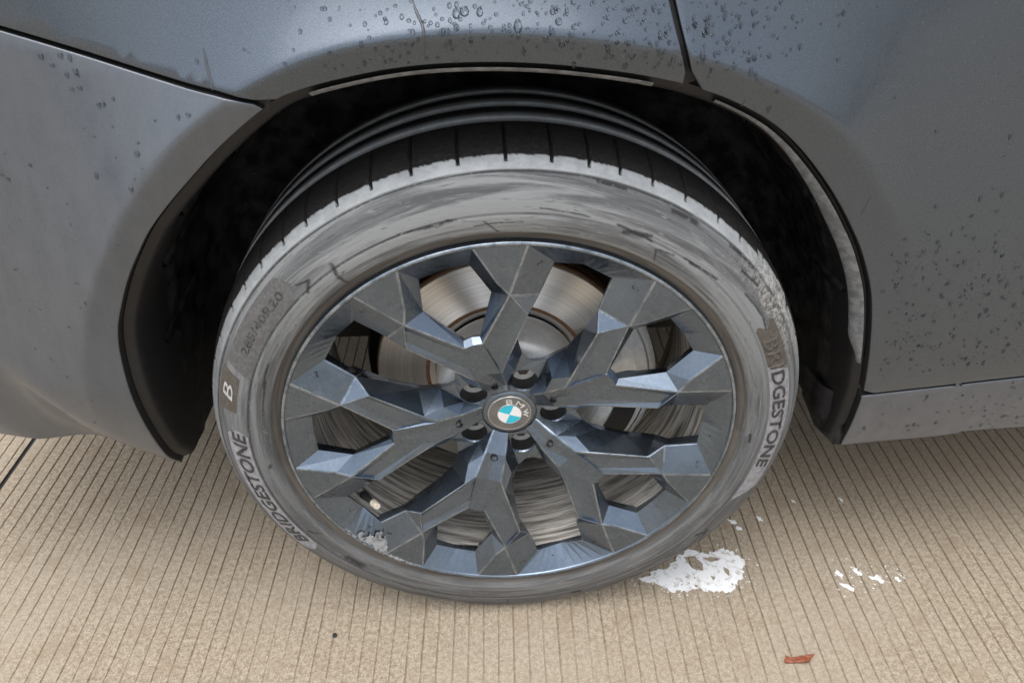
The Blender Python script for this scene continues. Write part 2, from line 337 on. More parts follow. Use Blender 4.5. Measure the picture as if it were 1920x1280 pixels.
door = panel('door', ad[1:-1] + gap3_d[1:] + dense([gap3_d[-1], (1.5, .78), gap2_d[0]], .03)[1:-1] + gap2_d[:-1], 'paint_upper', 'grey door cut out by the wheel arch')
sill = panel('sill', as_[1:-1] + spline(bot_s, .012) + rev(gap3_s), 'paint_dusty', 'dusty grey sill under the door')

# black backing behind the panel gaps, plastic lip and liner inside the arch
def sweep(name, rows, mat, smooth=True, label=None, parent=car, loc=(0, 0, ZC)):
    """rows: list of equally long point lists"""
    V = [p for r_ in rows for p in r_]; k = len(rows[0]); F = []
    for j in range(len(rows)-1):
        for i in range(k-1): F.append((j*k+i, j*k+i+1, (j+1)*k+i+1, (j+1)*k+i))
    o = obj(name, V, F, mat, parent, smooth, loc)
    if label: o['label'] = label
    return o
def gapback(line, w_=.012, depth=.011):
    A_ = []; B_ = []
    L = np.array(line)
    T = np.gradient(L, axis=0); T /= np.linalg.norm(T, axis=1)[:, None]; N = np.stack([T[:, 1], -T[:, 0]], 1)
    for p, n_ in zip(L, N):
        a_, b_ = p+n_*w_, p-n_*w_; y = float(YB(*p))+depth
        A_.append((a_[0], y, a_[1])); B_.append((b_[0], y, b_[1]))
    sweep('gap_seal', [A_, B_], 'seam_black')
for gl in (gap1, gap2, gap3): gapback(spline(gl, .012))
full_arch = spline(arch_bumper + arch_fender[1:-1] + arch_door + arch_sill[1:])
FA = np.array(full_arch); TH = np.unwrap(np.arctan2(FA[:, 1], FA[:, 0])); TH += 2*PI*round((PI/2-TH.mean())/(2*PI)); RA = np.hypot(FA[:, 0], FA[:, 1]); YA = YB(FA[:, 0], FA[:, 1])
def inset(d, dy, sel=None, scale=1.):
    rr = RA-d
    return [(rr[i]*math.cos(TH[i]), YA[i]+dy, rr[i]*math.sin(TH[i])) for i in range(len(FA)) if sel is None or sel(TH[i])]
# liner: black felt shell round the wheel
def linrow(d, y, i0=0, i1=None): return [((RA[i]-d)*math.cos(TH[i]), (YA[i]+.012)*(1-y/.34)+ y if y > .03 else YA[i]+y, (RA[i]-d)*math.sin(TH[i])) for i in range(len(FA))]
rows = [inset(.0012, .0125), inset(.010, .0155), inset(.013, .021), inset(.0135, .034)]
def deep(d, y): return [((RA[i]-d)*math.cos(TH[i]), y, (RA[i]-d)*math.sin(TH[i])) for i in range(len(FA))]
rows += [deep(.013, .11), deep(.0155, .135), deep(.0125, .150), deep(.012, .22), deep(.02, .30), deep(.05, .345), deep(.16, .362)]
liner = sweep('arch_liner', rows, 'liner_black', True, 'black wheel arch liner'); liner.data.materials.append(M['seam_black'])
for p in liner.data.polygons[:4*(len(FA)-1)]: p.material_index = 1
# moulded ribs and steps in the liner
for t0, y0_, y1_ in ((R(127), .05, .28), (R(119), .045, .27), (R(112), .045, .25), (R(104), .05, .2), (R(140), .06, .28), (R(151), .08, .3), (R(165), .08, .28), (R(40), .06, .25), (R(22), .07, .28), (R(58), .05, .2)):
    A_ = []; B_ = []; C_ = []
    for yy in np.linspace(y0_, y1_, 14):
        t = t0 - .25*(yy-y0_); i = int(np.argmin(np.abs(TH-t))); r_ = RA[i]-.0125
        A_.append((r_*math.cos(t-.009), yy, r_*math.sin(t-.009))); B_.append(((r_-.006)*math.cos(t), yy, (r_-.006)*math.sin(t))); C_.append((r_*math.cos(t+.009), yy, r_*math.sin(t+.009)))
    sweep('liner_rib', [A_, B_, C_], 'liner_black')
# dusty plastic lip: thin over the top, wider down the front side of the arch
def liprow(d0, d1, y0_, y1_, t_lo, t_hi, wfun):
    A_ = []; B_ = []; C_ = []; D_ = []
    for i in range(len(FA)):
        if not (t_lo <= TH[i] <= t_hi): continue
        w_ = wfun(TH[i]); c_, s_ = math.cos(TH[i]), math.sin(TH[i]); r0 = RA[i]
        A_.append(((r0-d0)*c_, YA[i]+y0_, (r0-d0)*s_)); B_.append(((r0-d0-w_*.35)*c_, YA[i]+y0_+w_*.10, (r0-d0-w_*.35)*s_))
        C_.append(((r0-d0-w_*.9)*c_, YA[i]+y0_+w_*.8, (r0-d0-w_*.9)*s_)); D_.append(((r0-d0-w_*.9)*c_, YA[i]+y0_+w_*.8+.006, (r0-d0-w_*.9)*s_))
    return [A_, B_, C_, D_]
sweep('arch_lip', liprow(.0062, 0, .0075, .012, R(73), R(113), lambda t: .0052), 'lip_dust', True, 'pale dusty lip along the top of the arch')
def lipw(t):
    d = math.degrees(t); return .0036+.0095*float(sst(64, 34, np.float64(d)))*float(sst(10, 16, np.float64(d)))
lp = sweep('arch_lip', liprow(.0060, 0, .0075, .012, R(10), R(66), lipw), 'lip_dust', True, 'wide pale dusty lip down the front of the arch')
# what closes the car behind the panels (floor pan, inner wing, upper body)
V = []; F = []
def box(x0, x1, y0, y1, z0, z1):
    b = len(V); V.extend([(x, y, z) for x in (x0, x1) for y in (y0, y1) for z in (z0, z1)])
    F.extend([(b, b+1, b+3, b+2), (b+4, b+6, b+7, b+5), (b, b+4, b+5, b+1), (b+2, b+3, b+7, b+6), (b, b+2, b+6, b+4), (b+1, b+5, b+7, b+3)])
box(-.94, 1.49, .372, 1.9, -.10, .90); box(-.94, -.50, .09, .371, .06, .10); box(.50, 1.49, .09, .371, .02, .06); box(-.94, 1.49, .13, .371, .56, .90)
obj('underbody', V, F, 'black_part', car, loc=(0, 0, ZC))
# rubber flap at the lower front end of the liner
V = [(.4722, .060, -.089), (.4655, .066, -.094), (.4560, .110, -.098), (.4600, .175, -.092), (.4700, .180, -.045), (.4665, .062, .010), (.4560, .068, -.005), (.4480, .110, -.020), (.4480, .170, -.03)]
obj('liner_flap', V, [(0, 1, 6, 5), (1, 2, 7, 6), (2, 3, 8, 7), (0, 5, 4, 3)], 'liner_black', car, True, (0, 0, ZC))

# ------------------------------------------------------------------ brake behind the wheel
prof = [(.030, .074), (.085, .074), (.094, .077), (.0985, .084), (.0990, .1375)]
V, F, UV = lathe(prof, ring(72)); hat = None
disc_p = [(.1000, .1415), (.108, .1400), (.112, .1392), (.1125, .1400), (.1780, .1400), (.1793, .1408), (.1796, .150)]
V2, F2, UV2 = lathe(disc_p, ring(120)); bd = obj('brake_disc', V2, F2, 'disc_steel', car, True, (0, 0, ZC), uvs=UV2); bd['label'] = 'worn steel brake disc with rusty edge'
obj('disc_hat', V, F, 'hat_silver', bd, True)
V, F, UV = lathe([(.1798, .1425), (.1812, .1432), (.1812, .1500)], ring(120)); obj('disc_edge', V, F, 'disc_rust', bd, True)
V, F, UV = lathe([(.1812, .158), (.1812, .170), (.12, .171)], ring(120)); obj('disc_edge', V, F, 'disc_rust', bd, True)
V, F, UV = lathe([(.1135, .1387), (.1105, .1380), (.1080, .1392)], ring(120)); obj('disc_edge', V, F, 'disc_rust', bd, True)
V, F, UV = lathe([(.195, .168), (.198, .180), (.03, .190)], ring(72, R(60), R(300)), False); ds = obj('dust_shield', V, F, 'black_part', car, True, (0, 0, ZC))
# caliper: cast arch bridging the disc on the front side
t = [R(d) for d in np.linspace(-32, 33, 22)]
prof = [(.128, .100), (.124, .112), (.124, .134), (.190, .134), (.196, .128), (.199, .112), (.192, .098), (.176, .091), (.146, .092), (.132, .095), (.128, .100)]
V, F, UV = lathe(prof, t, False); k = len(prof); F += [tuple(range(k)), tuple(range((len(t)-1)*k, len(t)*k))]
cal = obj('brake_caliper', V, F, 'caliper_grey', car, False, (0, 0, ZC)); cal['label'] = 'silver cast brake caliper behind the spokes'
V, F, UV = lathe([(.195, .100), (.204, .105), (.206, .180), (.150, .190)], t, False); obj('bridge', V, F, 'caliper_grey', cal, True)
def cyl(name, c, axis, r, h, mat, parent, n=20, cone=1.0, smooth=False, loc=(0, 0, 0), chamfer=.15):
    ax = Vector(axis).normalized(); q = ax.to_track_quat('Z', 'Y'); V = []; F = []
    prof = [(0, 0), (r, 0), (r*cone, h*(1-chamfer)), (r*cone*(1-chamfer), h), (0, h)]
    for j in range(n):
        for (a_, b_) in prof: V.append(Vector(c)+q @ Vector((a_*math.cos(2*PI*j/n), a_*math.sin(2*PI*j/n), b_)))
    k = len(prof)
    for j in range(n):
        for i in range(k-1): F.append((j*k+i, j*k+i+1, ((j+1) % n)*k+i+1, ((j+1) % n)*k+i))
    return obj(name, V, F, mat, parent, smooth, loc)
for d in (4, 24): cyl('caliper_bolt', (.152*math.cos(R(d)), .0935, .152*math.sin(R(d))), (0, -1, 0), .0105, .010, 'black_part' if d == 4 else 'caliper_grey', cal)
V, F, UV = lathe([(.150, .0905), (.150, .0895), (.182, .0897), (.182, .0925)], [R(x) for x in np.linspace(-26, -2, 8)], False); obj('pad_window', V, F, 'black_part', cal)

# ------------------------------------------------------------------ wheel
barrel_p = [(.2845, .016), (.2845, .003), (.2838, .0005), (.2820, -.0010), (.2798, -.0008), (.2785, .0006), (.2775, .004), (.2700, .016), (.2640, .028), (.2600, .042), (.2560, .058), (.2545, .080), (.2545, .095), (.2500, .105), (.2475, .120), (.2475, .185), (.2500, .200), (.2540, .2050), (.2560, .235), (.2640, .245), (.2680, .258), (.2800, .262), (.2850, .258), (.2850, .240)]
V, F, UV = lathe(barrel_p, ring(240))
wheel = obj('wheel', V, F, ['rim_paint', 'barrel_dirt', 'rim_edge_glint', 'rim_rash'], car, True, (0, 0, ZC), uvs=UV); wheel['label'] = 'dusty dark grey alloy wheel with five forked spokes'
k = len(barrel_p)-1
for pi, p in enumerate(wheel.data.polygons):
    i = pi % k; t = math.degrees(ring(240)[pi//k])
    p.material_index = 2 if 2 <= i <= 3 else (0 if i < 8 else 1)
    if 1 <= i <= 6 and 213 < t < 240 and random.random() < .85: p.material_index = 3
A36 = R(36)
def pol(r, a, y): return (r*math.cos(a), r*math.sin(a), y)      # (u, v, depth)
HB = (.0611, .0142, .0340); S0 = (.0611, 0, .0345); HC = (.0944, .0181, .0174); S1 = (.0960, 0, .0205); HA = (.0850, .0310, .0300); Kp = (.1090, .0284, .0150)
T_ = (.1712, .0723, .0062); Q1 = (.2205, .1185, .0205); Q2 = (.1867, .0922, .0200); Q3 = (.2070, .0614, .0025); N_ = (.1487, .0112, .0105); N0 = (.1500, 0, .0108)
Mm = (.2264, .0531, .0025); NI = (.1545, .0100, .0180); NI0 = (.1560, 0, .0190); F2_ = (.2054, .0407, .0225); VO = (.2480, .0291, .0205); VO0 = (.2505, 0, .0215)
B0 = pol(.0880, A36, .0540); B1 = (.0890, .0440, .0530); Bm = (.1170, .0450, .0510); B2 = (.1510, .0595, .0480); B3 = (.1850, .0780, .0420)
G1 = (.0590, .0230, .0500); c18 = pol(.0362, R(17), .0520); c0 = pol(.0362, 0, .0515)
def mixp(p, q, f, dy): return (p[0]+(q[0]-p[0])*f, p[1]+(q[1]-p[1])*f, p[2]+(q[2]-p[2])*f+dy)
HCv, Nv = mixp(HC, N_, .26, .0030), mixp(HC, N_, .78, .0030); Tv, Q3v = mixp(T_, Q3, .26, .0042), mixp(T_, Q3, .72, .0042)
LR = .2795; LY = .0008
aQ4, aR, aRp = R(20.7), R(18.3), R(8.6)
Q4 = pol(LR, aQ4, LY); Rr = pol(LR, aR, LY+.0002); Rp = pol(LR, aRp, LY); Q136 = pol(.2520, A36, .0270)
def arc(a0, a1, n): return [pol(LR, a0+(a1-a0)*i/n, LY) for i in range(n+1)]
def lerp(p, q, n): return [tuple(p[j]+(q[j]-p[j])*i/n for j in range(3)) for i in range(n+1)]
polys = [[c0, c18, HB, S0], [S0, HB, HC, S1], [HB, HA, Kp, HC], [S1, HC, N_, N0], [HC, Kp, T_, Tv, HCv], [HCv, Tv, Q3v, Nv], [Nv, Q3v, Q3, N_], [Tv, T_, Q3, Q3v], [HC, HCv, Nv, N_], [c18, G1, HB], [HB, G1, B1, HA],
         [HA, B1, Bm, Kp], [Kp, Bm, B2, T_], [T_, B2, B3, Q2], [T_, Q2, Q3], [Q2, Q1, Q4, Q3], [Q3, Q4, Rr, Mm], [N_, Q3, F2_, NI], [F2_, Q3, Mm], [F2_, Mm, Rp, VO], [N0, N_, NI, NI0]]
ar = arc(aR, aRp, 4)
polys.append([Mm] + ar)
i1, o1 = lerp(Q1, Q136, 5), arc(aQ4, A36, 5); i2, o2 = lerp(VO, VO0, 4), arc(aRp, 0, 4)
for i in range(5): polys.append([i1[i], i1[i+1], o1[i+1], o1[i]])
for i in range(4): polys.append([i2[i], i2[i+1], o2[i+1], o2[i]])
# window walls drawn back into the spoke
def back(p, c, dy, o):
    d = math.hypot(p[0]-c[0], p[1]-c[1])+1e-9; return (p[0]+(p[0]-c[0])/d*o, p[1]+(p[1]-c[1])/d*o, p[2]+dy)
cV = (.205, 0); cB = (.165*math.cos(A36), .165*math.sin(A36))
for line, cc in (([NI0, NI, F2_]+i2, cV), ([B0, B1, Bm, B2, B3, Q2]+i1, cB)):
    for i in range(len(line)-1):
        p, q = line[i], line[i+1]; steps = [(0, 0), (.0016, .0004), (.008, .0075), (.022, .0130)]
        for (d0, o0), (d1, o1_) in zip(steps[:-1], steps[1:]): polys.append([back(p, cc, d0, o0), back(q, cc, d0, o0), back(q, cc, d1, o1_), back(p, cc, d1, o1_)])
bm = bmesh.new(); cache = {}
def bv(p):
    key = tuple(round(x, 5) for x in p)
    if key not in cache: cache[key] = bm.verts.new((p[0], p[2], p[1]))
    return cache[key]
for pl in polys:
    for s in (1, -1):
        q = [(p[0], p[1]*s, p[2]) for p in pl]
        if s < 0: q = q[::-1]
        vs_ = []
        for p in q:
            v = bv(p)
            if v not in vs_: vs_.append(v)
        if len(vs_) > 2:
            try: bm.faces.new(vs_)
            except ValueError: pass
bmesh.ops.recalc_face_normals(bm, faces=bm.faces)
# the front must look at -Y
wl = bm.edges.layers.float.new('bevel_weight_edge')
def ridge(p, q, w_):
    for s in (1, -1):
        a_ = cache.get(tuple(round(x, 5) for x in (p[0], p[1]*s, p[2]))); b_ = cache.get(tuple(round(x, 5) for x in (q[0], q[1]*s, q[2])))
        e = bm.edges.get((a_, b_)) if a_ and b_ else None
        if e: e[wl] = w_
for p, q in ((HC, Kp), (Kp, T_), (T_, Q3), (T_, Q2), (Q2, Q3), (Q3, Q4), (Q3, Mm), (Mm, Rr), (Mm, Rp), (N_, Q3), (HB, HC), (c18, HB), (Q2, Q1)): ridge(p, q, 1)
fn = sum((f.normal.y*f.calc_area() for f in bm.faces if f.calc_center_median().y < .03))
if fn > 0: bmesh.ops.reverse_faces(bm, faces=bm.faces)
sp_me = bpy.data.meshes.new('spoke'); bm.to_mesh(sp_me); bm.free()
for mm in ('rim_paint', 'rim_edge_glint'): sp_me.materials.append(M[mm])
PHI0 = R(35.06)
for k_ in range(5):
    o = bpy.data.objects.new('spoke', sp_me); COL.objects.link(o); o.parent = wheel; o.rotation_euler = (0, -(PHI0+k_*2*PI/5), 0)
    b = o.modifiers.new('bevel', 'BEVEL'); b.width = .0016; b.use_clamp_overlap = False; b.segments = 3; b.limit_method = 'WEIGHT'; b.material = 1
# hub with lug pockets, bolts, centre cap
V = []; F = []
def addpts(l): b = len(V); V.extend(l); return b
LH = .0578; LRD = .0178
for k_ in range(5):
    ax = PHI0 + A36 + k_*2*PI/5
    def tow(u, v, y): return (u*math.cos(ax)-v*math.sin(ax), y, u*math.sin(ax)+v*math.cos(ax))
    def rel(p, s):   # Y-local -> pad-local (rotate by -36 deg), mirrored for the other side
        c_, s_ = math.cos(-A36), math.sin(-A36); return (p[0]*c_-p[1]*s_, s*(p[0]*s_+p[1]*c_), p[2])
    lo = [rel(c18, 1), rel(G1, 1), rel(B1, 1), rel(B0, 1)]; hi = [rel(B1, -1), rel(G1, -1), rel(c18, -1)]
    mid = [(.0362*math.cos(a_), .0362*math.sin(a_), .0520) for a_ in (R(10), 0, R(-10))]
    outer = lo + hi + mid
    hole = [(LH+LRD*math.cos(2*PI*j/24), LRD*math.sin(2*PI*j/24)) for j in range(24)]
    tri = geometry.tessellate_polygon([[Vector((p[0], p[1], 0)) for p in outer], [Vector((p[0], p[1], 0)) for p in hole]])
    b = addpts([tow(*p) for p in outer]); addpts([tow(p[0], p[1], .0515) for p in hole]); F += [tuple(b+i for i in t_) for t_ in tri]
    h0 = b+len(outer); r1 = addpts([tow(LH+(p[0]-LH)*.93, p[1]*.93, .0535) for p in hole]); r2 = addpts([tow(LH+(p[0]-LH)*.93, p[1]*.93, .082) for p in hole])
    for j in range(24): j2 = (j+1) % 24; F.append((h0+j, h0+j2, r1+j2, r1+j)); F.append((r1+j, r1+j2, r2+j2, r2+j))
    F.append(tuple(r2+j for j in range(24)))
hub = obj('hub', V, F, ['rim_paint', 'black_part'], wheel)
for p in hub.data.polygons:
    if p.center.y > .054: p.material_index = 1
fixn(hub)
for k_ in range(5):
    ax = PHI0 + A36 + k_*2*PI/5
    cyl('lug_bolt', (LH*math.cos(ax), .083, LH*math.sin(ax)), (0, -1, 0), .0092, .011, 'bolt_steel', wheel, 6)
for k_ in range(5):
    ax = PHI0 + k_*2*PI/5
    V, F, UV = [], [], []
    for j in range(12):
        a_ = 2*PI*j/12; V += [(.0660+.0052*math.cos(a_), .0290, .0052*math.sin(a_)), (.0660+.0040*math.cos(a_), .0285, .0040*math.sin(a_)), (.0660+.0036*math.cos(a_), .0320, .0036*math.sin(a_))]
    for j in range(12): j2 = (j+1) % 12; F += [(3*j, 3*j+1, 3*j2+1, 3*j2), (3*j+1, 3*j+2, 3*j2+2, 3*j2+1)]
    F.append(tuple(3*j+2 for j in range(12)))
    o = obj('spoke_hole', V, F, 'black_part', wheel); o.rotation_euler = (0, -ax, 0); o.location = (0, .0015, 0)
capp = [(.0368, .0540), (.0350, .0520), (.0312, .0512), (.0290, .0512)]
V, F, UV = lathe(capp, ring(64)); cap = obj('centre_cap', V, F, 'rim_paint', wheel, True)
capE = cap
er = R(-20)                       # the badge stands turned clockwise
def badge(name, prof, mat, a0, a1, n=48):
    full = abs(a1-a0) > 6.2; V, F, UV = lathe([(r_*.93, y_) for r_, y_ in prof], [a0+(a1-a0)*i/n for i in range(n if full else n+1)], full); return obj(name, V, F, mat, wheel, True)
badge('badge_rim', [(.0318, .0520), (.0312, .0500), (.0300, .0496), (.0292, .0502)], 'emblem_chrome', 0, 2*PI)
badge('badge_ring', [(.0293, .0500), (.0240, .0493), (.0178, .0490)], 'emblem_ring', 0, 2*PI)
badge('badge_rim', [(.0182, .0491), (.0178, .0484), (.0170, .0484), (.0166, .0488)], 'emblem_chrome', 0, 2*PI)
for i in range(4): badge('badge_quarter', [(.0167, .0486), (.0100, .0482), (.0000, .0480)], 'emblem_blue' if i % 2 else 'emblem_white', er+i*PI/2, er+(i+1)*PI/2, 12)

# text bent round the wheel axis: reads clockwise, tops outward
def bend_text(name, body, a_start, a_end, r_base, height, yfun, mat, parent, depth=.0006, shear=0., lift=.0002, bold=0.):
    cu = bpy.data.curves.new(name, 'FONT'); cu.body = body; cu.size = 1; cu.resolution_u = 3; cu.offset = bold; cu.fill_mode = 'FRONT'
    to = bpy.data.objects.new(name, cu); COL.objects.link(to); dg = bpy.context.evaluated_depsgraph_get(); me = bpy.data.meshes.new_from_object(to.evaluated_get(dg)); bpy.data.objects.remove(to)
    b2 = bmesh.new(); b2.from_mesh(me)
    bmesh.ops.remove_doubles(b2, verts=b2.verts, dist=1e-4)
    bmesh.ops.triangulate(b2, faces=b2.faces)
    bmesh.ops.subdivide_edges(b2, edges=[e for e in b2.edges if e.calc_length() > .22], cuts=2)
    xs = [v.co.x for v in b2.verts]; ys_ = [v.co.y for v in b2.verts]; x0, x1, h = min(xs), max(xs), max(ys_)
    bnd = [e for e in b2.edges if e.is_boundary]
    ret = bmesh.ops.extrude_edge_only(b2, edges=bnd); low = {v for v in ret['geom'] if isinstance(v, bmesh.types.BMVert)}
    for v in b2.verts:
        fy = v.co.y/h; fx = (v.co.x+shear*v.co.y-x0)/(x1-x0); t = a_start+(a_end-a_start)*fx; r_ = r_base+height*fy
        y = yfun(r_)-(0 if v in low else depth)-lift+(.0006 if v in low else 0); v.co = (r_*math.cos(t), y, r_*math.sin(t))
    bmesh.ops.recalc_face_normals(b2, faces=b2.faces)
    b2.to_mesh(me); b2.free(); me.materials.clear(); me.materials.append(M[mat]); o = bpy.data.objects.new(name, me); COL.objects.link(o); o.parent = parent; return o
for ch, d0, d1 in (('B', 122, 99), ('M', 85, 55), ('W', 40, 8)):
    bend_text('badge_letter', ch, R(d0)+er, R(d1)+er, .0180, .0070, lambda r_: .0491, 'letter_white', wheel, .0005, 0, .0002)

# kerb rash: rough crust on the rim flange
V = []; F = []; nt_, nr_ = 90, 22
for j in range(nt_+1):
    t = R(218.5+17.5*j/nt_)
    for i in range(nr_+1):
        r_ = .2575+.0235*i/nr_; y = .0150+(.0008-.0150)*(r_-.2520)/.0275
        V.append((r_*math.cos(t), y-.0005-.0011*max(0, noise.noise((j*.33, i*.5, 2))+.15*noise.noise((j*1.7, i*1.9, 5))), r_*math.sin(t)))
for j in range(nt_):
    for i in range(nr_):
        f = i/nr_; g_ = min(j, nt_-j)/nt_*3
        if noise.noise((j*.12, i*.22, 9))*.5+.8*f+min(1, g_)*.6 > .62+.15*noise.noise((j*.6, i*.7, 3)): b = j*(nr_+1)+i; F.append((b, b+1, b+nr_+2, b+nr_+1))
o = obj('kerb_rash', V, F, 'rim_rash', wheel); o['label'] = 'rough whitish scraped patch on the rim edge'
# valve
vd = R(214.0); vr = .238
vx, vz = vr*math.cos(vd), vr*math.sin(vd); dirv = Vector((-math.cos(vd)*.62, -.78, -math.sin(vd)*.62)).normalized()
vb = Vector((vx, .046, vz))+Vector((math.cos(vd), 0, math.sin(vd)))*.012
o = cyl('valve_stem', vb, dirv, .0062, .028, 'valve_rubber', wheel, 14, .72); cyl('valve_stem', vb+dirv*.026, dirv, .0040, .010, 'bolt_steel', wheel, 12); cyl('valve_cap', vb+dirv*.034, dirv, .0052, .015, 'valve_cap', wheel, 14, .9)

# tyre
half = [(.2740, .020), (.2830, .0085), (.2860, .0060), (.2900, .0045), (.2935, .0035), (.2948, .0010), (.2962, -.0030), (.2990, -.0058), (.3030, -.0076), (.3080, -.0086), (.3140, -.0090), (.3200, -.0088), (.3260, -.0080), (.3320, -.0066), (.3380, -.0046), (.3440, -.0018), (.3490, .0014), (.3535, .0048), (.3560, .0070), (.3568, .0092), (.3578, .0094), (.3590, .0096), (.3612, .0118), (.3640, .0160), (.3662, .0200), (.3684, .0250), (.3700, .0300), (.3718, .0370), (.3735, .0460), (.3748, .0560), (.3758, .0680), (.3765, .0800), (.3770, .0920), (.3766, .0935), (.3690, .0950), (.3690, .1045), (.3768, .1062), (.3775, .1075), (.3778, .1240), (.3774, .1376), (.3692, .1390), (.3692, .1485), (.3772, .1502), (.3778, .1515), (.3776, .1690), (.3770, .1816), (.3690, .1830), (.3690, .1925), (.3766, .1942), (.3768, .1955), (.3750, .2200), (.3725, .2380), (.3680, .2520), (.3600, .2640), (.3400, .2750), (.3150, .2770), (.2950, .2700), (.2850, .2600)]
_h = []
for i in range(len(half)-1):
    (r0, y0), (r1, y1) = half[i], half[i+1]; n = max(1, round(math.hypot(r1-r0, y1-y0)/.0013)) if .290 <= r0 < .3705 and y0 < .032 else 1
    _h += [(r0+(r1-r0)*j/n, y0+(y1-y0)*j/n) for j in range(n)]
half = [(r_, y_ + (.0007*max(0, math.sin((r_-.3000)/.0030*2*PI))**2 if .3000 < r_ < .3090 and y_ < 0 else 0) + (.0009 if abs(r_-.3195) < .0008 and y_ < 0 else 0)) for r_, y_ in _h] + [half[-1]]
sip = [R(x) for x in (47.2, 52.9, 60.1, 66.5, 72.3, 77.5, 83.5, 90.7, 98.2, 105.7, 112.5, 118.8, 125.2, 130.6, 136.7)]
x = 136.7
while x < 47.2+360-8: x += random.choice((5.4, 6.2, 7.0, 7.4)); sip.append(R(x))
cols = [(t, 0) for t in ring(1080)]
for s in sip:
    hw = .0058
    cols = [c_ for c_ in cols if abs((c_[0]-s+PI) % (2*PI)-PI) > hw*1.25]
    for d, f in ((-hw, 0), (-hw*.72, 1), (hw*.72, 1), (hw, 0)): cols.append(((s+d) % (2*PI), f))
cols.sort()
V = []; UV = []; AT = {k_: [] for k_ in ('dust', 'shoulder', 'scuff', 'brown', 'crumb', 'top_pale')}
Lp = [0]
for i in range(1, len(half)): Lp.append(Lp[-1]+math.hypot(half[i][0]-half[i-1][0], half[i][1]-half[i-1][1]))
def seg(p, a_, b_):
    d = (b_[0]-a_[0], b_[1]-a_[1]); t = max(0, min(1, ((p[0]-a_[0])*d[0]+(p[1]-a_[1])*d[1])/(d[0]**2+d[1]**2+1e-12))); return math.hypot(p[0]-a_[0]-t*d[0], p[1]-a_[1]-t*d[1])
# scuffs on the sidewall as short strokes (angle deg, radius) - (angle deg, radius), half width
SCUF = [((70.5, .323), (63.0, .3195), .0012), ((69.0, .3175), (63.8, .3245), .0018), ((67.2, .3205), (65.2, .3212), .0028), ((55.5, .3200), (50.5, .3215), .0011), ((53.8, .3190), (47.0, .3235), .0013), ((125.6, .309), (124.9, .3245), .0022), ((125.4, .297), (125.6, .309), .0010), ((106, .318), (100, .3195), .0014), ((103.8, .3165), (101.5, .3205), .0014), ((92.5, .2985), (95.0, .3130), .0008), ((60.0, .300), (61.5, .314), .0009), ((61.5, .314), (57.5, .317), .0008), ((111.0, .320), (104, .3180), .0012), ((132.5, .318), (130.5, .3265), .0016), ((130.5, .3265), (133.0, .331), .0010), ((-38, .345), (-33, .330), .0018), ((-42, .340), (-36, .333), .0013), ((-36, .325), (-33.5, .338), .0020), ((-47, .331), (-41, .337), .0012), ((-138, .3120), (-133, .3125), .0042), ((-152, .3140), (-149, .3045), .0012), ((-115, .333), (-106, .3335), .0014), ((-176, .304), (-175.3, .306), .0018), ((153, .308), (160, .3055), .0010), ((158, .3042), (168, .3025), .0008), ((40, .3345), (33, .337), .0010), ((33, .337), (27, .331), .0010), ((27, .331), (20, .3335), .0009), ((44, .347), (39, .350), .0012), ((-73.5, .329), (-71.8, .329), .0030), ((-91.0, .327), (-91.2, .345), .0008), ((76, .3560), (71, .3555), .0012), ((62, .3535), (57, .3545), .0020), ((49, .3565), (42, .3575), .0013), ((97, .3095), (88, .3110), .0006), ((85, .3260), (76, .3240), .0006), ((-65, .336), (-55, .3375), .0012), ((-58, .3425), (-48, .344), .0014), ((0.5, .3030), (-2.0, .3045), .0016)]
SC_W = [((math.radians((a_[0]+b_[0])/2)), [(math.radians(a_[0])*.32, a_[1]), (math.radians(b_[0])*.32, b_[1])], w_) for a_, b_, w_ in SCUF]
